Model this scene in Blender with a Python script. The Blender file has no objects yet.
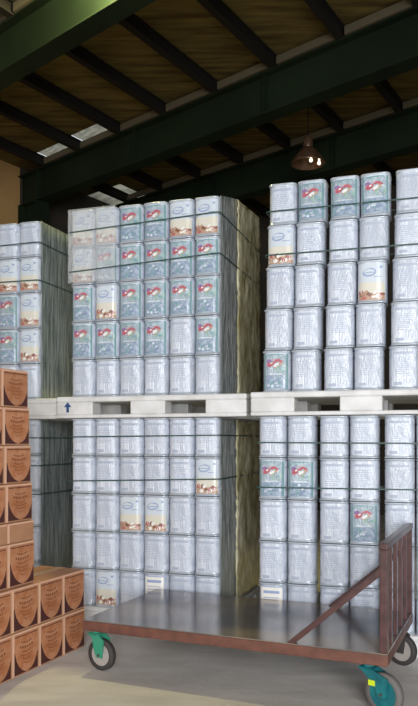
import bpy, bmesh, math, random
from mathutils import Vector, Matrix
random.seed(7)
C = bpy.context.scene.collection
scn = bpy.context.scene
PI = math.pi

# ------------------------------------------------------------------ camera
F, CX, HY, EYE = 720.0, 209.0, 440.0, 1.5      # focal length in px, centre column, horizon row, eye height
cam_d = bpy.data.cameras.new('camera')
cam = bpy.data.objects.new('camera', cam_d)
C.objects.link(cam)
cam.location = (0, 0, EYE)
cam.rotation_euler = (PI / 2, 0, 0)
cam_d.sensor_fit = 'VERTICAL'
cam_d.sensor_height = 36.0
cam_d.lens = F / 706.0 * 36.0
cam_d.shift_y = (HY - 353.0) / 706.0
cam_d.clip_end = 200
scn.camera = cam

# ------------------------------------------------------------------ world, lights, exposure
w = bpy.data.worlds.new('sky')
scn.world = w
w.use_nodes = True
bg = w.node_tree.nodes['Background']
bg.inputs[0].default_value = (0.88, 0.94, 1.0, 1)
bg.inputs[1].default_value = 1.0

def area(name, loc, target, sx, sy, power, col):
    d = bpy.data.lights.new(name, 'AREA')
    d.shape = 'RECTANGLE'
    d.size, d.size_y, d.energy, d.color = sx, sy, power, col
    o = bpy.data.objects.new(name, d)
    C.objects.link(o)
    o.location = loc
    o.rotation_euler = (Vector(target) - Vector(loc)).to_track_quat('-Z', 'Y').to_euler()
    return o
# daylight through the wide open loading door behind the camera
area('door_daylight', (0.7, -5.5, 2.7), (0.3, 5.5, 1.6), 4.6, 4.4, 1040, (0.97, 0.98, 1.0))

vs = scn.view_settings
vs.view_transform = 'Standard'
vs.look = 'None'
vs.gamma = 1
vs.use_curve_mapping = False
vs.exposure = 0.0

# ------------------------------------------------------------------ helpers
def lin(r, g, b):
    f = lambda c: (c / 255 / 12.92) if c / 255 <= 0.04045 else ((c / 255 + 0.055) / 1.055) ** 2.4
    return (f(r), f(g), f(b), 1)

def mat(name, col, rough=0.6, metal=0.0, var=0.0, noise=None, bump=None, coat=0.0, col2=None, obj_rand=0.0, spec=0.5):
    """procedural material: noise = (scale, detail, stretch xyz) mixing col and col2; bump = (scale, strength)"""
    m = bpy.data.materials.new(name)
    m.use_nodes = True
    nt = m.node_tree
    b = nt.nodes['Principled BSDF']
    b.inputs['Roughness'].default_value = rough
    b.inputs['Metallic'].default_value = metal
    b.inputs['Coat Weight'].default_value = coat
    b.inputs['Coat Roughness'].default_value = 0.12
    b.inputs['Specular IOR Level'].default_value = spec
    b.inputs['Base Color'].default_value = col
    src = None
    if noise:
        tc = nt.nodes.new('ShaderNodeTexCoord')
        mp = nt.nodes.new('ShaderNodeMapping')
        mp.inputs['Scale'].default_value = noise[2]
        if len(noise) > 3:
            mp.inputs['Rotation'].default_value = (0, 0, noise[3])
        n = nt.nodes.new('ShaderNodeTexNoise')
        n.inputs['Scale'].default_value = noise[0]
        n.inputs['Detail'].default_value = noise[1]
        nt.links.new(tc.outputs['Object'], mp.inputs[0])
        nt.links.new(mp.outputs[0], n.inputs['Vector'])
        r = nt.nodes.new('ShaderNodeValToRGB')
        r.color_ramp.elements[0].position = 0.36
        r.color_ramp.elements[1].position = 0.66
        r.color_ramp.elements[0].color = col
        r.color_ramp.elements[1].color = col2 or col
        nt.links.new(n.outputs[0], r.inputs[0])
        src = r.outputs[0]
    if obj_rand:
        oi = nt.nodes.new('ShaderNodeObjectInfo')
        mr = nt.nodes.new('ShaderNodeMapRange')
        mr.inputs['To Min'].default_value = 1 - obj_rand
        mr.inputs['To Max'].default_value = 1 + obj_rand
        nt.links.new(oi.outputs['Random'], mr.inputs[0])
        hsv = nt.nodes.new('ShaderNodeHueSaturation')
        nt.links.new(mr.outputs[0], hsv.inputs['Value'])
        if src: nt.links.new(src, hsv.inputs['Color'])
        else: hsv.inputs['Color'].default_value = col
        src = hsv.outputs[0]
    if src:
        nt.links.new(src, b.inputs['Base Color'])
    if bump:
        tc = nt.nodes.new('ShaderNodeTexCoord')
        mp = nt.nodes.new('ShaderNodeMapping')
        if len(bump) > 2: mp.inputs['Scale'].default_value = bump[2]
        n = nt.nodes.new('ShaderNodeTexNoise')
        n.inputs['Scale'].default_value = bump[0]
        n.inputs['Detail'].default_value = 4
        bp = nt.nodes.new('ShaderNodeBump')
        bp.inputs['Strength'].default_value = bump[1]
        bp.inputs['Distance'].default_value = 0.02
        nt.links.new(tc.outputs['Object'], mp.inputs[0])
        nt.links.new(mp.outputs[0], n.inputs['Vector'])
        nt.links.new(n.outputs[0], bp.inputs['Height'])
        nt.links.new(bp.outputs[0], b.inputs['Normal'])
        nt.links.new(bp.outputs[0], b.inputs['Coat Normal'])
    return m

class MB:
    """collects shapes and links them as ONE mesh object"""
    def __init__(s): s.bm = bmesh.new(); s.mats = []
    def mi(s, m):
        if m not in s.mats: s.mats.append(m)
        return s.mats.index(m)
    def face(s, pts, m, smooth=False):
        vs_ = [s.bm.verts.new(p) for p in pts]
        f = s.bm.faces.new(vs_); f.material_index = s.mi(m); f.smooth = smooth
        return f
    def hexa(s, p, m, bev=0.0):
        """p: 8 points, bottom 0-3 ccw and top 4-7"""
        k = s.mi(m)
        v = [s.bm.verts.new(q) for q in p]
        fs = [s.bm.faces.new([v[i] for i in q]) for q in ((3,2,1,0),(4,5,6,7),(0,1,5,4),(1,2,6,5),(2,3,7,6),(3,0,4,7))]
        for f in fs: f.material_index = k
        if bev:
            es = list({e for f in fs for e in f.edges})
            r = bmesh.ops.bevel(s.bm, geom=es, offset=bev, segments=2, affect='EDGES', profile=0.5)
            for f in r['faces']: f.material_index = k
    def box(s, x0, x1, y0, y1, z0, z1, m, bev=0.0):
        s.hexa([(x0,y0,z0),(x1,y0,z0),(x1,y1,z0),(x0,y1,z0),(x0,y0,z1),(x1,y0,z1),(x1,y1,z1),(x0,y1,z1)], m, bev)
    def bar(s, a, b, wx, wy, m, up=(0,0,1), bev=0.0):
        """square bar from a to b"""
        a, b = Vector(a), Vector(b)
        d = (b - a).normalized()
        u = Vector(up)
        if abs(d.dot(u)) > 0.98: u = Vector((0,1,0))
        x = d.cross(u).normalized() * (wx / 2)
        y = x.cross(d).normalized() * (wy / 2)
        s.hexa([a-x-y, a+x-y, a+x+y, a-x+y, b-x-y, b+x-y, b+x+y, b-x+y], m, bev)
    def lathe(s, prof, m, n=24, axis='Z', c=(0,0,0), smooth=True, cap=True):
        """prof: (radius, height) pairs"""
        k = s.mi(m); c = Vector(c); rings = []
        for r, h in prof:
            ring = []
            for i in range(n):
                a = 2 * PI * i / n
                if axis == 'Z': p = Vector((r*math.cos(a), r*math.sin(a), h))
                elif axis == 'Y': p = Vector((r*math.cos(a), h, -r*math.sin(a)))
                else: p = Vector((h, r*math.cos(a), r*math.sin(a)))
                ring.append(s.bm.verts.new(c + p))
            rings.append(ring)
        for q in range(len(rings) - 1):
            for i in range(n):
                f = s.bm.faces.new([rings[q][i], rings[q][(i+1)%n], rings[q+1][(i+1)%n], rings[q+1][i]])
                f.material_index = k; f.smooth = smooth
        if cap:
            f = s.bm.faces.new(rings[-1]); f.material_index = k
            f = s.bm.faces.new(rings[0][::-1]); f.material_index = k
    def mesh(s, name):
        me = bpy.data.meshes.new(name)
        bmesh.ops.recalc_face_normals(s.bm, faces=s.bm.faces[:])
        s.bm.to_mesh(me); s.bm.free()
        for m in s.mats: me.materials.append(m)
        return me
    def build(s, name, parent=None, loc=(0,0,0), rz=0.0):
        o = bpy.data.objects.new(name, s.mesh(name))
        C.objects.link(o)
        o.location = loc; o.rotation_euler = (0, 0, rz)
        if parent: o.parent = parent
        return o

def tag(o, label=None, cat=None, group=None, kind=None):
    if label: o['label'] = label
    if cat: o['category'] = cat
    if group: o['group'] = group
    if kind: o['kind'] = kind
    return o

def empty(name, loc, rz, label, cat, group=None):
    o = bpy.data.objects.new(name, None)
    C.objects.link(o)
    o.location = loc; o.rotation_euler = (0, 0, rz)
    o.empty_display_size = 0.1
    return tag(o, label, cat, group)

def copy_tree(o, parent=None):
    c = o.copy(); C.objects.link(c)
    if parent: c.parent = parent
    for ch in [x for x in o.children]: copy_tree(ch, c)
    return c

WORDS = ['zero','first','second','third','fourth','fifth','sixth','seventh','eighth']
TIERS = ['top', 'second', 'third', 'fourth', 'bottom']

# ------------------------------------------------------------------ materials
M = {}
M['tin']     = mat('white_tin', lin(214,219,229), 0.34, 0.0, bump=(85, 0.42, (1,1,0.30)), coat=0.7, obj_rand=0.09, noise=(22,4,(1,1,0.22)), col2=lin(176,186,203))
M['tin_rim'] = mat('tin_rim', lin(188,196,206), 0.30, 0.3)
M['tin_lid'] = mat('tin_lid', lin(190,192,198), 0.35, 0.6)
M['pr_grey'] = mat('print_grey', lin(172,181,199), 0.4)
M['pr_pale'] = mat('print_pale', lin(212,218,229), 0.36, coat=0.7, noise=(22,4,(1,1,0.22)), col2=lin(184,193,208), bump=(85,0.42,(1,1,0.30)), obj_rand=0.09)
M['pr_slate']= mat('print_slate', lin(140,158,172), 0.35, coat=0.3, noise=(34,3,(1,1,1)), col2=lin(172,188,196), obj_rand=0.10, bump=(85,0.42,(1,1,0.30)))
M['pr_blue'] = mat('print_blue', lin(122,140,168), 0.35, coat=0.3, noise=(40,3,(1,1,1)), col2=lin(164,180,194))
M['pr_teal'] = mat('print_teal', lin(118,158,160), 0.35, coat=0.3)
M['pr_green']= mat('print_green', lin(142,176,154), 0.35, coat=0.3)
M['pr_red']  = mat('print_red', lin(182,92,102), 0.35, coat=0.3)
M['pr_pink'] = mat('print_pink', lin(192,146,160), 0.35, coat=0.3)
M['pr_white']= mat('print_white', lin(236,234,228), 0.35, coat=0.3)
M['pr_sky']  = mat('print_sky', lin(204,213,222), 0.35, coat=0.3)
M['pr_script']=mat('print_script', lin(150,166,200), 0.35, coat=0.3)
M['pr_cream']= mat('print_cream', lin(216,212,198), 0.35, coat=0.3)
M['pr_orange']=mat('print_orange', lin(186,152,130), 0.35, coat=0.3)
M['pr_brown']= mat('print_brown', lin(134,92,76), 0.35, coat=0.3)
M['pr_violet']=mat('print_violet', lin(136,110,160), 0.35, coat=0.3)
M['plastic'] = mat('pallet_plastic', lin(226,226,226), 0.55, noise=(6,4,(1,1,1)), col2=lin(206,205,203), bump=(40,0.05))
M['arrow']   = mat('arrow_blue', lin(30,70,120), 0.5)
M['strap']   = mat('strap_green', lin(42,72,68), 0.4, coat=0.2)
M['carton']  = mat('carton_board', lin(184,136,102), 0.75, noise=(5,4,(1,1,1)), col2=lin(172,124,90), obj_rand=0.07)
M['c_print'] = mat('carton_print', lin(172,106,64), 0.7, noise=(14,3,(1,1,1)), col2=lin(190,134,98), obj_rand=0.06)
M['c_dark']  = mat('carton_maroon', lin(74,36,32), 0.7)
M['c_text']  = mat('carton_text', lin(134,78,52), 0.7)
M['c_edge']  = mat('carton_edge', lin(222,178,150), 0.7)
M['tape']    = mat('tape', lin(206,170,130), 0.35, coat=0.4)
M['steel']   = mat('deck_steel', lin(108,110,117), 0.17, 0.55, noise=(1.6,6,(1,1.8,1)), col2=lin(158,144,130), bump=(3,0.05))
M['frame']   = mat('frame_brown', lin(112,70,56), 0.5, 0.0, noise=(10,4,(1,1,1)), col2=lin(88,54,44))
M['rail']    = mat('rail_maroon', lin(84,52,50), 0.38, 0.0, noise=(14,4,(1,1,1)), col2=lin(62,38,36), coat=0.2)
M['teal']    = mat('caster_green', lin(52,140,112), 0.45)
M['hub']     = mat('wheel_teal', lin(22,118,122), 0.45, noise=(12,3,(1,1,1)), col2=lin(16,86,96))
M['tyre']    = mat('wheel_tyre', lin(104,100,98), 0.7)
M['wheelg']  = mat('wheel_grey', lin(160,152,146), 0.6)
M['dark_rub']= mat('dark_rubber', lin(58,54,52), 0.7)
M['sticker'] = mat('sticker_lime', lin(206,226,40), 0.5)
M['bolt']    = mat('bolt_steel', lin(120,120,122), 0.35, 0.9)
M['girder']  = mat('girder_green', lin(28,40,26), 0.6, noise=(1.2,4,(1,1,1)), col2=lin(20,30,19), spec=0.2)
M['purlin']  = mat('purlin_dark', lin(34,31,27), 0.8, spec=0.2)
M['batten']  = mat('batten_pale', lin(92,84,66), 0.8)
M['roof']    = mat('roof_board', lin(76,63,34), 0.85, noise=(1.1,6,(1.2,9,1)), col2=lin(116,100,56), spec=0.2, bump=(3,0.3,(1,10,1)))
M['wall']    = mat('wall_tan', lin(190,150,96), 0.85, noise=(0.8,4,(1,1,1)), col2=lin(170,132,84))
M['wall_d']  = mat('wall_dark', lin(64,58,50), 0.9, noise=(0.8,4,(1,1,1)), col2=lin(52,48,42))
M['lamp']    = mat('lamp_shell', lin(120,92,72), 0.3, 0.5, noise=(16,3,(1,1,1)), col2=lin(92,70,54))

def floor_mat():
    m = mat('floor_concrete', lin(198,194,188), 0.62, noise=(1.6,8,(1,3.0,1),0.3), col2=lin(222,218,212), bump=(16,0.12))
    nt = m.node_tree; b = nt.nodes['Principled BSDF']
    base = b.inputs['Base Color'].links[0].from_socket
    tc = nt.nodes.new('ShaderNodeTexCoord'); mp = nt.nodes.new('ShaderNodeMapping')
    mp.inputs['Scale'].default_value = (2.0, 9.0, 1); mp.inputs['Rotation'].default_value = (0,0,0.25)
    n = nt.nodes.new('ShaderNodeTexNoise'); n.inputs['Scale'].default_value = 2.4; n.inputs['Detail'].default_value = 5
    r = nt.nodes.new('ShaderNodeValToRGB')
    r.color_ramp.elements[0].position = 0.62; r.color_ramp.elements[0].color = (0,0,0,1)
    r.color_ramp.elements[1].position = 0.74; r.color_ramp.elements[1].color = (0.55,0.55,0.55,1)
    mx = nt.nodes.new('ShaderNodeMix'); mx.data_type = 'RGBA'
    nt.links.new(tc.outputs['Object'], mp.inputs[0]); nt.links.new(mp.outputs[0], n.inputs['Vector'])
    nt.links.new(n.outputs[0], r.inputs[0]); nt.links.new(r.outputs[0], mx.inputs[0])
    nt.links.new(base, mx.inputs[6]); mx.inputs[7].default_value = lin(236,231,222)
    nt.links.new(mx.outputs[2], b.inputs['Base Color'])
    return m
M['floor'] = floor_mat()

def film_mat(name, col, col2, alpha, scale=(14,14,5)):
    """crumpled stretch film: glossy, wrinkled, partly see-through"""
    m = mat(name, col, 0.22, 0.0, noise=(1.0,5,scale), col2=col2, bump=(1.6,0.9,scale), coat=0.6)
    m.node_tree.nodes['Principled BSDF'].inputs['Alpha'].default_value = alpha
    return m
M['film_y'] = film_mat('film_yellow_reflection', lin(232,226,194), lin(160,152,108), 0.97, (6,6,4))  # yellow tint stands in for warm light reflected by the wrap
M['film_g'] = film_mat('film_grey', lin(168,178,176), lin(112,124,126), 0.62, (30,30,3))
M['film_s'] = film_mat('film_pale_grey', lin(190,196,196), lin(146,154,152), 0.60, (16,16,4))
M['film_w'] = film_mat('film_clear_glare', lin(240,242,242), lin(214,220,224), 0.26, (22,22,12))  # clear wrap; its whiteness stands in for glare on the creases

def sheer(name, col, strength):
    """translucent roof sheet lit by the sky above it"""
    m = bpy.data.materials.new(name); m.use_nodes = True
    nt = m.node_tree; out = nt.nodes['Material Output']
    nt.nodes.remove(nt.nodes['Principled BSDF'])
    t = nt.nodes.new('ShaderNodeBsdfTranslucent')
    n = nt.nodes.new('ShaderNodeTexNoise'); n.inputs['Scale'].default_value = 5
    r = nt.nodes.new('ShaderNodeValToRGB')
    r.color_ramp.elements[0].position = 0.35; r.color_ramp.elements[0].color = tuple(c*0.55 for c in col[:3]) + (1,)
    r.color_ramp.elements[1].position = 0.65; r.color_ramp.elements[1].color = col
    nt.links.new(n.outputs[0], r.inputs[0]); nt.links.new(r.outputs[0], t.inputs[0])
    nt.links.new(t.outputs[0], out.inputs[0])
    return m
M['sky_sheet'] = sheer('roof_light_sheet', lin(150,146,130), 1)

# ------------------------------------------------------------------ building shell
dg = Vector((-809 / F, 1, 0)).normalized()           # girders run this way
dp = Vector((446 / F, 1, 10 / F)).normalized()       # purlins run this way
A = Vector((41 / F * 10, 10, EYE + 357 / F * 10))    # a point on the girder tops
nrm = dg.cross(dp).normalized()
def cast(px, py, drop=0.0):
    """where the sight line through a picture point meets the roof plane lowered by drop"""
    d = Vector(((px - CX) / F, 1, (HY - py) / F))
    o = Vector((0, 0, EYE)); a = A - Vector((0, 0, drop))
    return o + d * ((a - o).dot(nrm) / d.dot(nrm))
def st(p):
    """roof coordinates: s along the girders, t along the purlins"""
    q = p - A
    g, h = Vector((dg.x, dg.y)), Vector((dp.x, dp.y))
    det = g.x * h.y - g.y * h.x
    return ((q.x * h.y - q.y * h.x) / det, (g.x * q.y - g.y * q.x) / det)
def at(s, t, dz=0.0): return A + dg * s + dp * t + Vector((0, 0, dz))
DEPTH = 0.55
tG3 = st(cast(325, 140))[1]
tG1 = st(cast(67, 40, DEPTH))[1]
sL = st(cast(17, 172))[0] + 0.15                       # left wall line
print('girders t', tG1, tG3, 'sL', sL, at(0, tG3), at(0, tG1))

# floor
b = MB(); b.face([(-40,-25,0),(40,-25,0),(40,45,0),(-40,45,0)], M['floor'])
tag(b.build('floor'), 'grey scuffed concrete warehouse floor', 'floor', kind='structure')

RT = 0.17                                             # roof sheets sit on the purlins
sR, tF, tB = -24.0, -19.0, tG3 + 3.0
# skylight patches (s0,s1,t0,t1)
sp = [st(cast(*q))[0] for q in ((113,18), (208,5), (308,0))]
sp2 = [st(cast(*q))[0] for q in ((253,120), (306,98), (364,68))]
print('purlins', sp, sp2)
s_mid = (sp[0]+sp2[0])/2; pitch = ((sp[0]-sp[2]) + (sp2[0]-sp2[2])) / 4
k0 = int((sL - s_mid) / pitch)
ps = [s_mid + pitch * (k0 - i) for i in range(18) if s_mid + pitch * (k0 - i) > sR]
patches = []
for quad in (((70,139),(84,146),(104,134),(92,126)), ((40,154),(48,160),(58,152),(50,147)), ((84,202),(108,210),(146,196),(120,184))):
    q = [st(cast(x, y, -RT)) for x, y in quad]
    patches.append((min(a for a, _ in q), max(a for a, _ in q), min(b for _, b in q), max(b for _, b in q)))
def bay(s):
    for i in range(len(ps) - 1):
        if ps[i+1] < s <= ps[i]: return (ps[i+1] + .05, ps[i] - .05)
for i in (0, 1, 2):
    p = patches[i]
    b_ = bay((p[0] + p[1]) / 2)
    print(p, b_)
    if b_: patches[i] = (b_[0], b_[1], p[2], p[3])
S = sorted({sR, sL} | {p[0] for p in patches} | {p[1] for p in patches})
T = sorted({tF, tB} | {p[2] for p in patches} | {p[3] for p in patches})
b = MB()
for i in range(len(S) - 1):
    for j in range(len(T) - 1):
        sm, tm = (S[i]+S[i+1])/2, (T[j]+T[j+1])/2
        if any(p[0] < sm < p[1] and p[2] < tm < p[3] for p in patches): continue
        q = [(S[i],T[j]), (S[i+1],T[j]), (S[i+1],T[j+1]), (S[i],T[j+1])]
        b.face([at(s, t, RT) for s, t in q], M['roof'])
o = b.build('ceiling')
tag(o, 'dark brown boarded warehouse roof underside', 'ceiling', kind='structure')
for i, p in enumerate(patches):
    b = MB()
    b.face([at(p[0],p[2],RT+.01), at(p[1],p[2],RT+.01), at(p[1],p[3],RT+.01), at(p[0],p[3],RT+.01)], M['sky_sheet'])
    tag(b.build('window_%d' % (i+1)), ['larger pale roof light beside the main girder', 'small pale roof light at far left under roof', 'pale roof light behind the main girder above the stacks'][i], 'roof light', kind='structure')

def wall(name, s0, t0, s1, t1, m, label):
    b = MB()
    p, q = at(s0, t0), at(s1, t1)
    th = (q - p).cross(Vector((0,0,1))).normalized() * 0.1
    z0, z1 = -0.05, p.z + RT + 0.3
    z2 = q.z + RT + 0.3
    b.hexa([Vector((p.x,p.y,z0))-th, Vector((q.x,q.y,z0))-th, Vector((q.x,q.y,z0))+th, Vector((p.x,p.y,z0))+th,
            Vector((p.x,p.y,z1))-th, Vector((q.x,q.y,z2))-th, Vector((q.x,q.y,z2))+th, Vector((p.x,p.y,z1))+th], m)
    tag(b.build(name), label, 'wall', kind='structure')
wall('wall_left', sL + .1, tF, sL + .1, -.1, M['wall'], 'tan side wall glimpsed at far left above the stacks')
wall('wall_left', sL + .1, -.1, sL + .1, tB, M['wall_d'], 'rear bay of the left wall behind the column, shade painted in')  # same wall as the tan bay; darker colour stands in for shade
wall('wall_back', sR, tB, sL, tB, M['wall_d'], 'dark back wall of the warehouse behind the stacks')
wall('wall_right', sR, tF + 8, sR, tB, M['wall_d'], 'dark right wall of the warehouse')

# girders: I sections with stiffeners
def girder(name, t, label):
    b = MB()
    up = Vector((0,0,1))
    def slab(s0, s1, half, z0, z1, mt=M['girder']):
        p, q = at(s0, t), at(s1, t)
        x = dg.cross(up).normalized() * half
        b.hexa([p-x+up*z0, q-x+up*z0, q+x+up*z0, p+x+up*z0, p-x+up*z1, q-x+up*z1, q+x+up*z1, p+x+up*z1], mt)
    slab(sR, sL, 0.016, -DEPTH, -0.02)
    slab(sR, sL, 0.13, -DEPTH-0.02, -DEPTH)
    slab(sR, sL, 0.13, -0.02, 0.0)
    s = sL - 0.6
    while s > sR:
        slab(s, s + 0.02, 0.11, -DEPTH, -0.02)
        s -= 2.6
    return tag(b.build(name), label, 'girder', group='roof girders', kind='structure')
girder('roof_girder', tG1, 'green roof girder crossing the top left corner, nearest the camera')
girder('roof_girder', 0.0, 'dark roof girder crossing the middle of the roof')
girder('roof_girder', tG3, 'dark roof girder behind the hanging lamp')
girder('roof_girder', tG1 - (0 - tG1), 'roof girder overhead in front of the others')
# column carrying the middle girder at its left end
b = MB(); p = at(sL - 0.34, 0)
b.box(-.25,.25,-.012,.012,0,p.z-DEPTH-.02,M['girder']); b.box(-.27,-.25,-.16,.16,0,p.z-DEPTH-.02,M['girder']); b.box(.25,.27,-.16,.16,0,p.z-DEPTH-.02,M['girder'])
tag(b.build('steel_column', loc=(p.x,p.y,0), rz=math.atan2(dg.y,dg.x)), 'dark steel column under the main girder at far left', 'column', kind='structure')

# purlins and the pale battens where the boards meet the girders
up = Vector((0,0,1))
for i, s in enumerate(ps):
    b = MB(); p, q = at(s, tF), at(s, tB)
    x = dp.cross(up).normalized()
    def sl(h0, h1, z0, z1):
        b.hexa([p+x*h0+up*z0, q+x*h0+up*z0, q+x*h1+up*z0, p+x*h1+up*z0, p+x*h0+up*z1, q+x*h0+up*z1, q+x*h1+up*z1, p+x*h1+up*z1], M['purlin'])
    sl(-.05,.05,.0,.02); sl(-.05,.05,RT-.02,RT-.002); sl(-.012,.012,.02,RT-.02)
    tag(b.build('roof_purlin'), 'dark steel purlin running under the boarded roof', 'purlin', group='roof purlins', kind='structure')
for t in (tG1, 0.0, tG3):
    b = MB()
    for i in range(len(ps) - 1):
        p, q = at(ps[i] - .07, t - .13), at(ps[i+1] + .07, t - .13)
        x = Vector((dp.x, dp.y, 0)).normalized() * 0.02
        b.hexa([p-x+up*.02, q-x+up*.02, q+x+up*.02, p+x+up*.02, p-x+up*.12, q-x+up*.12, q+x+up*.12, p+x+up*.12], M['batten'])
    tag(b.build('roof_batten'), 'pale batten row along the top of a roof girder', 'batten', group='roof battens', kind='structure')

# ------------------------------------------------------------------ tins
W, H, TP, CP = 0.209, 0.302, 0.3055, 0.2145          # tin width, height; tier pitch, column pitch
def sq(t, a, p=6.0):
    c, s = math.cos(t), math.sin(t)
    r = (abs(c)**p + abs(s)**p) ** (-1/p)
    return (a*r*c, a*r*s)
def tin_mesh():
    b = MB(); bm = b.bm
    kb, kr, kl = b.mi(M['tin']), b.mi(M['tin_rim']), b.mi(M['tin_lid'])
    a = W / 2
    lv = [(0.0,a-.006,kr),(0.002,a-.0005,kr),(0.009,a-.0005,kr),(0.012,a-.005,kr),(0.022,a-.0025,kb),
          (0.060,a-.0022,kb),(0.064,a-.0042,kb),(0.070,a-.0042,kb),(0.074,a-.0022,kb),
          (0.226,a-.0022,kb),(0.230,a-.0042,kb),(0.236,a-.0042,kb),(0.240,a-.0022,kb),
          (0.276,a-.0025,kb),(0.287,a-.0055,kb),(0.291,a-.0005,kr),(0.299,a-.0005,kr),(H,a-.004,kr),(H-.001,a-.010,kr),(H-.007,a-.012,kl)]
    N = 40; rings = []
    for z, r, k in lv:
        rings.append([bm.verts.new((*sq(2*PI*(i+.5)/N, r, 3.8 if k == kb else 6.0), z)) for i in range(N)])
    for q in range(len(lv)-1):
        for i in range(N):
            f = bm.faces.new([rings[q][i], rings[q][(i+1)%N], rings[q+1][(i+1)%N], rings[q+1][i]])
            f.material_index = lv[q+1][2] if lv[q+1][2] != kb else (kb if lv[q][2] == kb else kr); f.smooth = True
    f = bm.faces.new(rings[-1]); f.material_index = kl
    f = bm.faces.new(rings[0][::-1]); f.material_index = kr
    # wire carrying handle lying on the lid
    for dx in (-.05, .05): b.box(dx-.006,dx+.006,-.008,.008,H-.008,H-.001,M['tin_lid'])
    b.box(-.05,.05,-.003,.003,H-.005,H-.001,M['tin_lid'])
    return b.mesh('tin')
def yf(x, off):
    a = W/2 - .0022; p = 3.8
    u = min(abs(x)/a, .999)
    return -a * (1 - u**p) ** (1/p) - off
def panel(b, x0, x1, z0, z1, m, off=.0012, n=12):
    xs = [x0 + (x1-x0)*i/n for i in range(n+1)]
    for i in range(n):
        b.face([(xs[i],yf(xs[i],off),z0),(xs[i+1],yf(xs[i+1],off),z0),(xs[i+1],yf(xs[i+1],off),z1),(xs[i],yf(xs[i],off),z1)], m, True)
def blob(b, x, z, rx, rz, m, off=.002, n=12, rot=0.0):
    pts = []
    for i in range(n):
        a = 2*PI*i/n; u, v = rx*math.cos(a), rz*math.sin(a)
        X = x + u*math.cos(rot) - v*math.sin(rot); Z = z + u*math.sin(rot) + v*math.cos(rot)
        X = max(-.09, min(.09, X))
        pts.append((X, yf(X, off), Z))
    b.face(pts, m)
def label_plain(seed):
    r = random.Random(seed); b = MB()
    panel(b, -.080, .080, .022, .274, M['pr_pale'], .0008)
    panel(b, -.070, .070, .245, .262, M['pr_grey'], n=8)
    z = .215
    for i in range(9):
        x0 = -.066 + r.uniform(0,.012); x1 = .066 - r.uniform(0,.05)
        panel(b, x0, x1, z, z+.0045, M['pr_grey'], n=6)
        z -= .0135
    panel(b, -.066, -.01, .030, .052, M['pr_grey'], n=4)
    panel(b, .02, .060, .032, .050, M['pr_pale'], n=3)
    return b.mesh('printed_label')
def label_logo(seed):
    r = random.Random(seed); b = MB()
    panel(b, -.090, .090, .020, .278, M['pr_slate'])
    panel(b, -.084, .084, .026, .120, M['pr_blue'], .0017)
    panel(b, -.090, -.080, .020, .278, M['pr_teal'], .0018, 2); panel(b, .080, .090, .020, .278, M['pr_teal'], .0018, 2)
    panel(b, -.080, .080, .270, .278, M['pr_teal'], .0018, 6)
    blob(b, .038, .172, .038, .036, M['pr_green'], .0020)
    blob(b, -.008, .208, .060, .034, M['pr_pink'], .0021, 16, .2)
    blob(b, -.048, .222, .020, .018, M['pr_violet'], .0022)
    blob(b, -.036, .204, .028, .018, M['pr_red'], .0023, 12, .5)
    blob(b, .000, .222, .030, .010, M['pr_red'], .0024, 12, .5)
    blob(b, .034, .226, .024, .010, M['pr_red'], .0025, 12, -.5)
    blob(b, .036, .206, .018, .008, M['pr_orange'], .0026, 12, .3)
    blob(b, .006, .196, .022, .011, M['pr_white'], .0027, 12, .5)
    blob(b, -.030, .212, .010, .006, M['pr_white'], .0028, 10, .4)
    blob(b, -.040, .172, .022, .012, M['pr_slate'], .0026, 10, .2)
    blob(b, .052, .164, .016, .012, M['pr_teal'], .0028)
    for i in range(8):
        blob(b, r.uniform(-.07,.07), r.uniform(.15,.25), r.uniform(.004,.009), r.uniform(.003,.007), r.choice([M['pr_slate'],M['pr_pale'],M['pr_teal'],M['pr_pink']]), .003, 8, r.uniform(0,1))
    for i in range(14):
        blob(b, r.uniform(-.065,.065), r.uniform(.040,.110), r.uniform(.008,.018), r.uniform(.005,.011), r.choice([M['pr_grey'],M['pr_teal'],M['pr_slate'],M['pr_pale']]), .0024, 8, r.uniform(0,1))
    panel(b, -.055, .055, .126, .136, M['pr_pale'], .0022, 6)
    return b.mesh('printed_label')
def label_food(seed):
    r = random.Random(seed); b = MB()
    panel(b, -.090, .090, .020, .278, M['pr_sky'])
    panel(b, -.090, .090, .060, .145, M['pr_cream'], .0017)
    panel(b, -.090, .090, .020, .070, M['pr_orange'], .0019)
    blob(b, -.015, .215, .048, .030, M['pr_script'], .0020, 16, .15)
    blob(b, -.012, .216, .036, .019, M['pr_sky'], .0024, 14, .15)
    panel(b, -.045, .020, .211, .217, M['pr_script'], .0027, 4)
    panel(b, .015, .070, .180, .186, M['pr_script'], .0022, 4)
    blob(b, .064, .250, .012, .010, M['pr_script'], .0022)
    for i in range(13):
        x = -.076 + .152*i/12
        blob(b, x, r.uniform(.034,.080), r.uniform(.012,.022), r.uniform(.009,.015), r.choice([M['pr_brown'],M['pr_red'],M['pr_orange'],M['pr_cream'],M['pr_brown'],M['pr_white']]), .0023+.00004*i, 10, r.uniform(0,1))
    return b.mesh('printed_label')
def label_box(seed):
    b = MB()
    panel(b, -.088, .088, .020, .276, M['pr_white'])
    for z0, z1 in ((.020,.026),(.270,.276)): panel(b, -.088, .088, z0, z1, M['pr_script'], .0018)
    for x0, x1 in ((-.088,-.082),(.082,.088)): panel(b, x0, x1, .02, .276, M['pr_script'], .0018, 2)
    panel(b, -.06, .06, .225, .245, M['pr_script'], .002, 6)
    for i in range(6):
        z = .19 - i*.022
        panel(b, -.06, .055 - .02*(i%3), z, z+.008, M['pr_grey'], .002, 6)
    return b.mesh('printed_label')
TIN = tin_mesh()
LAB = {'A': [label_plain(i) for i in range(3)], 'B': [label_logo(i+10) for i in range(3)], 'C': [label_food(i+20) for i in range(2)], 'D': [label_box(1)]}
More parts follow.
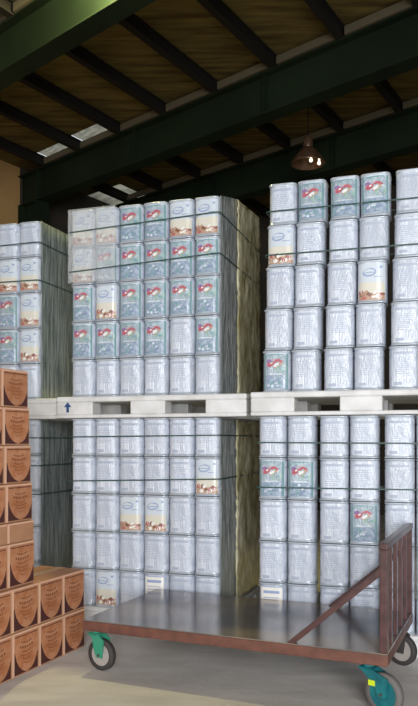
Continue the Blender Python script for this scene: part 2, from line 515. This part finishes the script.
DESC = {'A': 'plain white tin', 'B': 'tin with red swirl label', 'C': 'tin with food picture label', 'D': 'white tin with framed text panel'}

TH = math.radians(18)
U = Vector((-math.cos(TH), math.sin(TH), 0))         # along a stack's front, to the left
V = Vector((math.sin(TH), math.cos(TH), 0))          # into its depth
PB, PU = 0.150, 0.175                                # floor pallet, upper pallet
Z_LOW = PB; Z_UP = PB + 5*TP + PU

def tin(p, z, kind, rz, label, group, front=True):
    o = bpy.data.objects.new('food_tin', TIN); C.objects.link(o)
    o.location = (p.x, p.y, z); o.rotation_euler = (0, 0, rz)
    tag(o, label, 'tin', group)
    l = bpy.data.objects.new('printed_label', random.choice(LAB[kind])); C.objects.link(l)
    l.parent = o
    return o

def load(corner, level, grid, stack, ncol, colname, gaps=None, lean=0.0, ranks=0, side_tiers=range(5), jit=0.003):
    """one pallet load: its front tins and, where its right side shows, the tins behind the corner.
       corner = right front corner of the load when counted from the right"""
    z0 = Z_LOW if level == 'lower' else Z_UP
    group = '%s tins of the %s stack' % (level, stack)
    for tier in range(5):
        z = z0 + (4 - tier) * TP
        sh = -U * lean * (4 - tier)
        for c in range(ncol):                         # c counted from the left
            s = (ncol - 1 - c + .5) * CP + (gaps[c] if gaps else 0.0)
            k = grid[tier][c]
            p = corner + U*s + V*(CP/2 + random.uniform(-jit, jit)) + sh
            tin(p, z, k, -TH + random.uniform(-.012,.012),
                '%s, %s, %s tier, %s stack\'s %s load' % (DESC[k], colname(c), TIERS[tier], stack, level), group)
        for r in range(1, ranks + 1):
            p = corner + U*(CP*.5 + random.uniform(0,.004)) + V*(CP*(r+.5)) + sh
            o = tin(p, z, 'A', -TH + PI/2 + random.uniform(-.01,.01),
                'tin on %s stack\'s right side, %s load, %s tier, %s behind corner' % (stack, level, TIERS[tier], WORDS[r]), 'right side ' + group)

RC = Vector((0.077, 5.51, 0))                        # middle stack, right front corner
g_up = ['CCBBCC', 'CBBBBB', 'BCBBBB', 'BBBBAB', 'AAAAAA']
g_lo = ['AAAAAA', 'AAAAAC', 'AACCAA', 'AAAAAA', 'ACADAA']
cn = lambda c: '%s column from left' % WORDS[c+1]
load(RC, 'upper', g_up, 'middle', 6, cn, ranks=5)
load(RC, 'lower', g_lo, 'middle', 6, cn, ranks=5)
RR = Vector((0.354, 5.31, 0)) - U * CP * 6           # right stack (its left front corner stands at .354, 5.31)
gaps = [0, 0, -.022, -.022, -.050, -.050]
r_up = ['ABBBAA', 'CAAAAA', 'AAACAA', 'AAAAAA', 'BAAAAA']
r_lo = ['AAAAAA', 'BBAAAA', 'AAABAA', 'AAAAAA', 'DAAAAA']
load(RR - U*.030, 'upper', r_up, 'right', 6, cn, gaps=gaps, lean=.012)
load(RR, 'lower', r_lo, 'right', 6, cn, gaps=gaps)
LC = Vector((-1.455, 6.15, 0))                       # left stack, right front corner
l_up = ['AAA', 'CCC', 'ABC', 'BBC', 'AAA']
l_lo = ['AAA', 'AAA', 'AAA', 'AAA', 'AAA']
cl = lambda c: ['third column from right', 'second column from right', 'rightmost column'][c]
load(LC, 'upper', l_up, 'left', 3, cl, ranks=5)
load(LC, 'lower', l_lo, 'left', 3, cl, ranks=5)

# ------------------------------------------------------------------ pallets
def pallet(corner, z, h, width, depth, label, group, arrow=None):
    """corner = right front corner; local x runs left along the front, y into the depth"""
    rz = math.atan2(-U.y, -U.x)
    e = empty('plastic_pallet', (corner.x, corner.y, z), rz, label, 'pallet', group)
    m = M['plastic']
    b = MB(); b.box(-width, 0, 0, depth, h-.045, h, m, .012); b.build('deck', e)
    wb = [.33, .30, .33]; gap = (width - sum(wb)) / 2
    x = -width
    for i, wd in enumerate(wb):
        for j, (y0, y1) in enumerate(((.004,.16), (depth/2-.07, depth/2+.07), (depth-.16, depth-.004))):
            b = MB(); b.box(x+.002, x+wd-.002, y0, y1, .028, h-.043, m, .010); b.build('block', e)
        x += wd + gap
    for y0, y1 in ((0,.164), (depth/2-.075, depth/2+.075), (depth-.164, depth)):
        b = MB(); b.box(-width, 0, y0, y1, 0, .030, m, .010); b.build('bottom_board', e)
    if arrow is not None:
        b = MB(); cx, cz = arrow, h*.5; s = .034
        pts = [(-.35,-1.2),(.35,-1.2),(.35,.1),(1,.1),(0,1.3),(-1,.1),(-.35,.1)]
        b.face([(cx+px*s, 0.0025, cz+pz*s) for px, pz in pts], M['arrow'])
        tag(b.build('arrow_mark', e), 'blue upward arrow')
    return e
PG, FG = 'upper white pallets', 'floor pallets'
zu = Z_LOW + 5*TP
pallet(RC - U*.225 - V*.03, zu, PU, 1.616, 1.22, 'white plastic pallet with blue arrow under the middle stack\'s upper load', PG, -1.616+.105)
pallet(RR - U*.27 - V*.03, zu, PU, 6*CP+.315, 1.22, 'white plastic pallet at right under the right stack\'s upper load', PG)
pallet(LC - U*.190 - V*.03, zu, PU, 1.55, 1.22, 'white plastic pallet at left under the left stack\'s upper load', PG)
pallet(RC - U*.02 - V*.01, 0, PB, 1.36, 1.25, 'white plastic pallet on the floor under the middle stack', FG)
pallet(RR - U*.10 - V*.01, 0, PB, 1.42, 1.25, 'white plastic pallet on the floor under the right stack', FG)
pallet(LC - U*.02 - V*.01, 0, PB, 1.36, 1.25, 'white plastic pallet on the floor under the left stack', FG)

# ------------------------------------------------------------------ straps round the loads
def strap(corner, zr, zl, width, depth, label, lean=0.0):
    """thin band round the load, height zr at the right, zl at the left"""
    b = MB(); o = .008; hh = .0048; r = .03
    pts = []
    for (cx, cy, a0) in ((-r+o, r-o, -90), (-r+o, depth-r+o, 0), (-width+r-o, depth-r+o, 90), (-width+r-o, r-o, 180)):
        for k in range(5):
            a = math.radians(a0 + 90*k/4); pts.append((cx + r*math.cos(a), cy + r*math.sin(a)))
    n = len(pts); k = b.mi(M['strap']); rings = []
    for x, y in pts:
        z = zr + (zl - zr) * (-x / width)
        q = Vector((x + width/2, y - depth/2)).normalized() * .0015
        rings.append([b.bm.verts.new(p) for p in ((x,y,z-hh),(x+q.x,y+q.y,z-hh),(x+q.x,y+q.y,z+hh),(x,y,z+hh))])
    for i in range(n):
        for j in range(4):
            f = b.bm.faces.new([rings[i][j], rings[(i+1)%n][j], rings[(i+1)%n][(j+1)%4], rings[i][(j+1)%4]]); f.material_index = k
    o_ = b.build('packing_strap', loc=(corner.x, corner.y, 0), rz=math.atan2(-U.y, -U.x))
    tag(o_, label, 'strap', 'green packing straps')
def zt(tier, frac, up):                               # height inside tier (1 = top)
    return (Z_UP if up else Z_LOW) + (5 - tier + 1 - frac) * TP
LW = 6*CP + .004
strap(RC, zt(1,.44,True), zt(1,.60,True), LW, 6*CP, 'upper dark strap round the middle stack\'s upper load')
strap(RC, zt(2,.47,True), zt(2,.66,True), LW, 6*CP, 'lower dark strap round the middle stack\'s upper load')
strap(RC, zt(1,.46,False), zt(1,.50,False), LW, 6*CP, 'upper dark strap round the middle stack\'s lower load')
strap(RC, zt(2,.56,False), zt(2,.68,False), LW, 6*CP, 'lower dark strap round the middle stack\'s lower load')
strap(RR - U*.132, zt(1,.70,True), zt(1,.68,True), LW + .052, CP + .004, 'upper dark strap round the right stack\'s upper load')
strap(RR - U*.120, zt(2,.74,True), zt(2,.72,True), LW + .052, CP + .004, 'lower dark strap round the right stack\'s upper load')
strap(RR - U*.054, zt(1,.66,False), zt(1,.64,False), LW + .052, CP + .004, 'upper dark strap round the right stack\'s lower load')
strap(RR - U*.054, zt(2,.70,False), zt(2,.72,False), LW + .052, CP + .004, 'lower dark strap round the right stack\'s lower load')
LW3 = 3*CP + .004
strap(LC, zt(1,.62,True), zt(1,.64,True), LW3, 6*CP, 'upper dark strap round the left stack\'s upper load')
strap(LC, zt(2,.68,True), zt(2,.66,True), LW3, 6*CP, 'lower dark strap round the left stack\'s upper load')
strap(LC, zt(1,.52,False), zt(1,.5,False), LW3, 6*CP, 'top dark strap round the left stack\'s lower load')
strap(LC, zt(2,.30,False), zt(2,.3,False), LW3, 6*CP, 'middle dark strap round the left stack\'s lower load')
strap(LC, zt(3,.10,False), zt(3,.1,False), LW3, 6*CP, 'lowest dark strap round the left stack\'s lower load')

# ------------------------------------------------------------------ stretch film
def film(name, fn, nu, nv, m, label, amp, thick=.0015, group=None, seed=1):
    """crumpled sheet: fn(u,v) -> point and outward normal"""
    r = random.Random(seed)
    b = MB(); vv = []
    for j in range(nv + 1):
        row = []
        for i in range(nu + 1):
            p, n = fn(i/nu, j/nv)
            row.append(b.bm.verts.new(p + n * (r.random() * amp)))
        vv.append(row)
    k = b.mi(m)
    for j in range(nv):
        for i in range(nu):
            f = b.bm.faces.new([vv[j][i], vv[j][i+1], vv[j+1][i+1], vv[j+1][i]]); f.material_index = k; f.smooth = True
    o = b.build(name)
    md = o.modifiers.new('thickness', 'SOLIDIFY'); md.thickness = thick; md.offset = 1
    tag(o, label, 'film', group)
    return o
NR = -U                                               # outward from a stack's right side
def side_sheet(corner, d0, d1, z0, z1a, z1b, gap=.001):
    def fn(u, v):
        d = d0 + (d1 - d0) * u
        zt_ = z1a + (z1b - z1a) * u
        return corner + V*d + NR*gap + Vector((0,0,z0 + (zt_ - z0)*v)), NR
    return fn
DEEP = 6*CP
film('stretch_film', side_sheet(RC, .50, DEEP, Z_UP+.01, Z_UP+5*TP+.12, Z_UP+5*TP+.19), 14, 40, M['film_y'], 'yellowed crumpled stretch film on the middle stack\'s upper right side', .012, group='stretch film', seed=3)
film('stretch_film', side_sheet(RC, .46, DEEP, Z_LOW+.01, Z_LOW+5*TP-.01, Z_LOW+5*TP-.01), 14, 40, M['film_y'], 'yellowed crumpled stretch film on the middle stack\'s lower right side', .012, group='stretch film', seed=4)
film('stretch_film', side_sheet(RC, .025, .495, Z_UP+.01, Z_UP+5*TP, Z_UP+5*TP+.12), 12, 40, M['film_s'], 'pale grey stretch film by the middle stack\'s upper front corner', .004, group='stretch film', seed=9)
film('stretch_film', side_sheet(RC, .025, .455, Z_LOW+.01, Z_LOW+5*TP-.01, Z_LOW+5*TP-.01), 12, 40, M['film_s'], 'pale grey stretch film by the middle stack\'s lower front corner', .004, group='stretch film', seed=10)
film('stretch_film', side_sheet(LC, .03, DEEP, Z_UP+.01, Z_UP+5*TP, Z_UP+5*TP+.02), 30, 14, M['film_g'], 'grey stretch film on the left stack\'s upper right side', .005, group='stretch film', seed=5)
film('stretch_film', side_sheet(LC, .03, DEEP, Z_LOW+.01, Z_LOW+5*TP-.01, Z_LOW+5*TP-.01), 30, 14, M['film_g'], 'grey stretch film on the left stack\'s lower right side', .005, group='stretch film', seed=8)
def front_sheet(corner, s0, s1, z0, z1, gap=.008):
    def fn(u, v):
        return corner + U*(s0 + (s1-s0)*u) - V*gap + Vector((0,0,z0 + (z1-z0)*v)), -V
    return fn
film('stretch_film', front_sheet(RC, 6*CP+.01, 4*CP+.01, zt(2,.95,True), zt(1,-.02,True), .002), 34, 40, M['film_w'], 'loose shiny clear film over the middle stack\'s top left tins', .004, group='stretch film', seed=6)

# ------------------------------------------------------------------ cartons
BT = math.radians(24.3)
BD = Vector((math.sin(BT), math.cos(BT), 0))          # along the carton wall, away from the camera
BN = Vector((math.cos(BT), -math.sin(BT), 0))         # out of its printed face
BP = 0.268
B0 = Vector((-0.903, 5.243, 0))                      # far bottom corner of the wall's face
def carton_proto(h, printed=True):
    """printed face at local y=0 looking to -y, local x along the wall, depth to +y"""
    w_, d_ = BP - .004, .38
    b = MB(); b.box(0, w_, 0, d_, 0, h, M['carton'], .004)
    o = b.build('carton')
    b = MB(); b.box(-.0, w_, d_/2-.03, d_/2+.03, h+.0002, h+.0012, M['tape']); b.build('tape', o)
    b = MB(); e = -.0012
    b.face([(.002,e,.004),(.022,e,.004),(.022,e,h-.004),(.002,e,h-.004)], M['c_edge'])
    b.face([(.022,e,h-.014),(w_-.004,e,h-.014),(w_-.004,e,h-.004),(.022,e,h-.004)], M['c_edge'])
    b.build('pale_edge', o)
    if printed:
        b = MB()
        def q(pts, m, y): b.face([(x*w_, y, z*h) for x, z in pts], m)
        q([(.085,.04),(.97,.04),(.97,.94),(.085,.94)], M['c_print'], -.0008)
        # shield outline: dark corners left and right of a pointed bowl
        L = [(.10,.55),(.13,.44),(.18,.33),(.26,.21),(.36,.12),(.46,.07)]
        R = [(.95,.42),(.92,.33),(.87,.24),(.80,.15),(.72,.09),(.62,.06)]
        for i in range(5):
            (x0,z0), (x1,z1) = L[i], L[i+1]
            q([(.08,z0),(.08,z1),(x1,z1),(x0,z0)], M['c_dark'], -.0014)
        q([(.08,.07),(.08,.04),(.54,.04),(.46,.07)], M['c_dark'], -.0014)
        for i in range(5):
            (x0,z0), (x1,z1) = R[i], R[i+1]
            q([(.965,z0),(x0,z0),(x1,z1),(.965,z1)], M['c_dark'], -.0014)
        q([(.62,.06),(.58,.04),(.965,.04),(.965,.06)], M['c_dark'], -.0014)
        q([(.10,.885),(.95,.885),(.95,.905),(.10,.905)], M['c_dark'], -.0014)
        for (x0,x1,z,t) in ((.34,.74,.74,.035),(.28,.80,.63,.05),(.36,.72,.53,.03),(.30,.78,.45,.02),(.40,.70,.36,.03),(.46,.66,.27,.02)):
            n = 6
            for i in range(n):
                a = x0 + (x1-x0)*i/n; c = a + (x1-x0)/n*.7; zz = z - .04*math.sin(PI*(i+.5)/n)
                q([(a,zz),(c,zz-.005),(c,zz+t),(a,zz+t+.006)], M['c_text'], -.0014)
        b.build('printed_face', o)
    return o
crz = math.atan2(BD.y, BD.x)
protos = {}
def carton(k, z, h, back, label, group, printed=True, along=0.0):
    """k boxes from the far end; back = how far its face stands behind the wall's face"""
    key = (round(h,3), printed)
    if key not in protos: protos[key] = o = carton_proto(h, printed)
    else: o = copy_tree(protos[key])
    p = B0 - BD * (BP * (k + 1) + along) - BN * back
    o.location = (p.x, p.y, z); o.rotation_euler = (0, 0, crz + random.uniform(-.003,.003))
    tag(o, label, 'carton', group)
HB, HS, HT = .281, .2455, .132
GB = 'printed brown cartons stacked at left'
FAR = ['farthest', 'second farthest', 'second nearest', 'nearest', 'last']
for k in range(4):
    carton(k, 0, HB-.002, 0, 'brown printed carton on the floor, %s' % ['at the far end by the cart','second from the far end','third from the far end','fourth from the far end, cut by picture edge','fifth from the far end'][k], GB)
    carton(k, HB, HB-.002, .004, 'brown printed carton, second row up, %s' % ['at the far end','second from the far end','third from the far end','fourth from the far end, cut by picture edge','fifth from the far end'][k], GB)
for k in (2, 3):
    side = 'right one' if k == 2 else 'left one, cut by picture edge'
    carton(k, 2*HB, HB-.002, .035, 'brown printed carton under the shallow tray carton, %s' % side, GB)
    carton(k, 3*HB, HT-.002, .038, 'shallow plain tan carton between printed rows, %s' % side, GB, printed=False)
    for r in range(4):
        carton(k, 3*HB + HT + r*HS, HS-.002, .050 + .012*r, 'smaller brown printed carton, %s tier of tall pile, %s' % (['bottom','second','third','top'][r], side), GB, along=.0)

# ------------------------------------------------------------------ platform cart
CT = math.radians(23.0)
CU = Vector((math.cos(CT), -math.sin(CT), 0))         # along the front edge, to the right
CV = Vector((math.sin(CT), math.cos(CT), 0))          # across, away from the camera
CL, CWD, CH = 1.945, 1.05, 0.336
CO = Vector((0.970, 3.905, 0)) - CU * CL               # front left corner on the floor
cart = empty('platform_cart', CO, -CT, 'low steel platform cart with brown frame and railed end on caster wheels', 'cart')
b = MB(); b.box(.003, CL-.003, .003, CWD-.003, CH-.006, CH, M['steel'])
tag(b.build('deck_plate', cart), 'scuffed grey steel deck')
for nm, (x0,x1,y0,y1) in {'f':(0,CL,0,.045), 'b':(0,CL,CWD-.045,CWD), 'l':(0,.045,.046,CWD-.046), 'r':(CL-.045,CL,.046,CWD-.046)}.items():
    b = MB(); b.box(x0,x1,y0,y1,CH-.070,CH-.0065,M['frame'],.006); b.build('frame_beam', cart)
for x in (.5, .97, 1.44):
    b = MB(); b.box(x-.02,x+.02,.046,CWD-.046,CH-.07,CH-.021,M['frame']); b.build('cross_beam', cart)
RH = .565                                              # rail height above the deck
for y in (.024, CWD-.024):
    b = MB(); b.box(CL-.045,CL-.003,y-.021,y+.021,CH,CH+RH,M['rail'],.004); b.build('rail_post', cart)
b = MB(); b.box(CL-.048,CL,-.004,CWD+.004,CH+RH,CH+RH+.038,M['rail'],.006); b.build('top_bar', cart)
for i in range(4):
    y = .024 + (CWD-.048)*(i+1)/5
    b = MB(); b.box(CL-.036,CL-.012,y-.012,y+.012,CH,CH+RH,M['rail'],.003); b.build('rail_bar', cart)
b = MB(); b.bar((CL-.56,.024,CH-.01),(CL-.03,.024,CH+RH*.80),.032,.036,M['rail'],(0,1,0),.003); b.build('diagonal_brace', cart)
b = MB(); b.bar((CL-.56,CWD-.024,CH-.01),(CL-.03,CWD-.024,CH+RH*.80),.032,.036,M['rail'],(0,1,0),.003); b.build('diagonal_brace', cart)

def caster(x, y, ang, rad, forkm, hubm, tyrem, sticker=False, off=.045):
    """swivel caster: plate and fork, with the wheel as its piece"""
    zt_ = CH - .070
    b = MB()
    b.box(-.055,.055,-.045,.045,zt_-.008,zt_,forkm,.002)
    b.lathe([(.03,zt_-.03),(.036,zt_-.008)], forkm, 20)
    for s in (-1, 1):
        yy = s*.032
        pts = [(-.045,zt_-.030),(.040,zt_-.030),(off+.040,zt_-.065),(off+.026,rad-.016),(off-.020,rad-.016),(off-.040,rad+.035),(-.010,zt_-.055)]
        v1 = [(px, yy-.005, pz) for px, pz in pts]; v2 = [(px, yy+.005, pz) for px, pz in pts]
        b.face(v1, forkm); b.face(v2[::-1], forkm)
        for i in range(len(pts)):
            j = (i+1) % len(pts)
            b.face([v1[i], v2[i], v2[j], v1[j]], forkm)
    b.box(-.045,.040,-.037,.037,zt_-.040,zt_-.026,forkm,.003)
    f = b.build('caster_fork', cart, (x, y, 0), ang)
    wb = MB()
    wb.lathe([(rad-.030,-.020),(rad-.004,-.020),(rad,-.014),(rad,.014),(rad-.004,.020),(rad-.030,.020),(rad-.030,-.020)], tyrem, 36, 'Y', cap=False)
    tag(wb.build('tyre', f, (off, 0, rad)), 'grey rubber tyre')
    wb = MB(); wb.lathe([(rad-.030,-.016),(rad-.030,.016)], hubm, 36, 'Y', smooth=False)
    for s in (-1, 1):
        wb.lathe([(.030, s*.016), (.026, s*.024)], hubm, 18, 'Y', smooth=False)
    wb.build('wheel_hub', f, (off, 0, rad))
    wb = MB(); wb.lathe([(.010,-.042),(.010,.042)], M['bolt'], 12, 'Y', smooth=False); wb.build('axle_bolt', f, (off, 0, rad))
    if sticker:
        wb = MB(); wb.box(.020,.062,-.0395,-.0372,.150,.180,M['sticker']); tag(wb.build('sticker', f), 'lime green sticker')
    return f
caster(.055, .085, math.radians(-8), .103, M['teal'], M['wheelg'], M['dark_rub'])
caster(.10, CWD-.085, math.radians(30), .103, M['teal'], M['wheelg'], M['dark_rub'])
caster(CL-.115, .070, math.radians(-22), .113, M['hub'], M['hub'], M['tyre'], True, .098)
caster(CL-.10, CWD-.085, math.radians(-20), .103, M['dark_rub'], M['wheelg'], M['dark_rub'])

# ------------------------------------------------------------------ pendant lamps
def glow(name, col, k):
    m = bpy.data.materials.new(name); m.use_nodes = True
    b = m.node_tree.nodes['Principled BSDF']
    b.inputs['Base Color'].default_value = col
    b.inputs['Emission Color'].default_value = col
    b.inputs['Emission Strength'].default_value = k
    return m
M['bulb'] = glow('bulb_glow', (1.0,.86,.66,1), 1.6)
def lamp(loc, top, label):
    e = empty('pendant_lamp', loc, 0.4, label, 'lamp', 'bell shaped roof lamps')
    b = MB(); b.lathe([(.250,0),(.256,.012),(.235,.05),(.190,.12),(.130,.19),(.085,.235),(.070,.25),(.066,.246),(.080,.228),(.124,.184),(.184,.115),(.228,.046),(.242,.008),(.250,0)], M['lamp'], 40, cap=False); b.build('lamp_shade', e)
    b = MB(); b.lathe([(.072,.236),(.076,.26),(.076,.38),(.066,.40),(.03,.41)], M['lamp'], 24); b.build('lamp_neck', e)
    b = MB(); b.lathe([(.008,.40),(.008,top-loc[2])], M['purlin'], 8); b.build('hanging_rod', e)
    for (x, y) in ((-.02,-.12),(.15,-.07)):
        b = MB(); b.lathe([(.006,-.028),(.018,-.022),(.027,-.008),(.027,.006),(.018,.026),(.014,.07),(.012,.12)], M['bulb'], 16, c=(x,y,.01)); b.build('bulb', e)
    return e
LY = 10.8
lz = EYE + (HY-164)/F*LY
lamp(((308-CX)/F*LY, LY, lz), A.z + RT, 'bell shaped lamp hanging from the roof above the right stack')
# the same kind of lamp hangs out of view above the nearest girder and lights its green web
q = at(st(cast(124, 8, DEPTH))[0], tG1, 0)
ld = bpy.data.lights.new('roof_lamp_light', 'POINT'); ld.energy = 420; ld.color = (1.0,.90,.42); ld.shadow_soft_size = .08
lo = bpy.data.objects.new('roof_lamp_light', ld); C.objects.link(lo)
lo.location = (q.x - dp.x*.45 , q.y - dp.y*.45, q.z - .12)
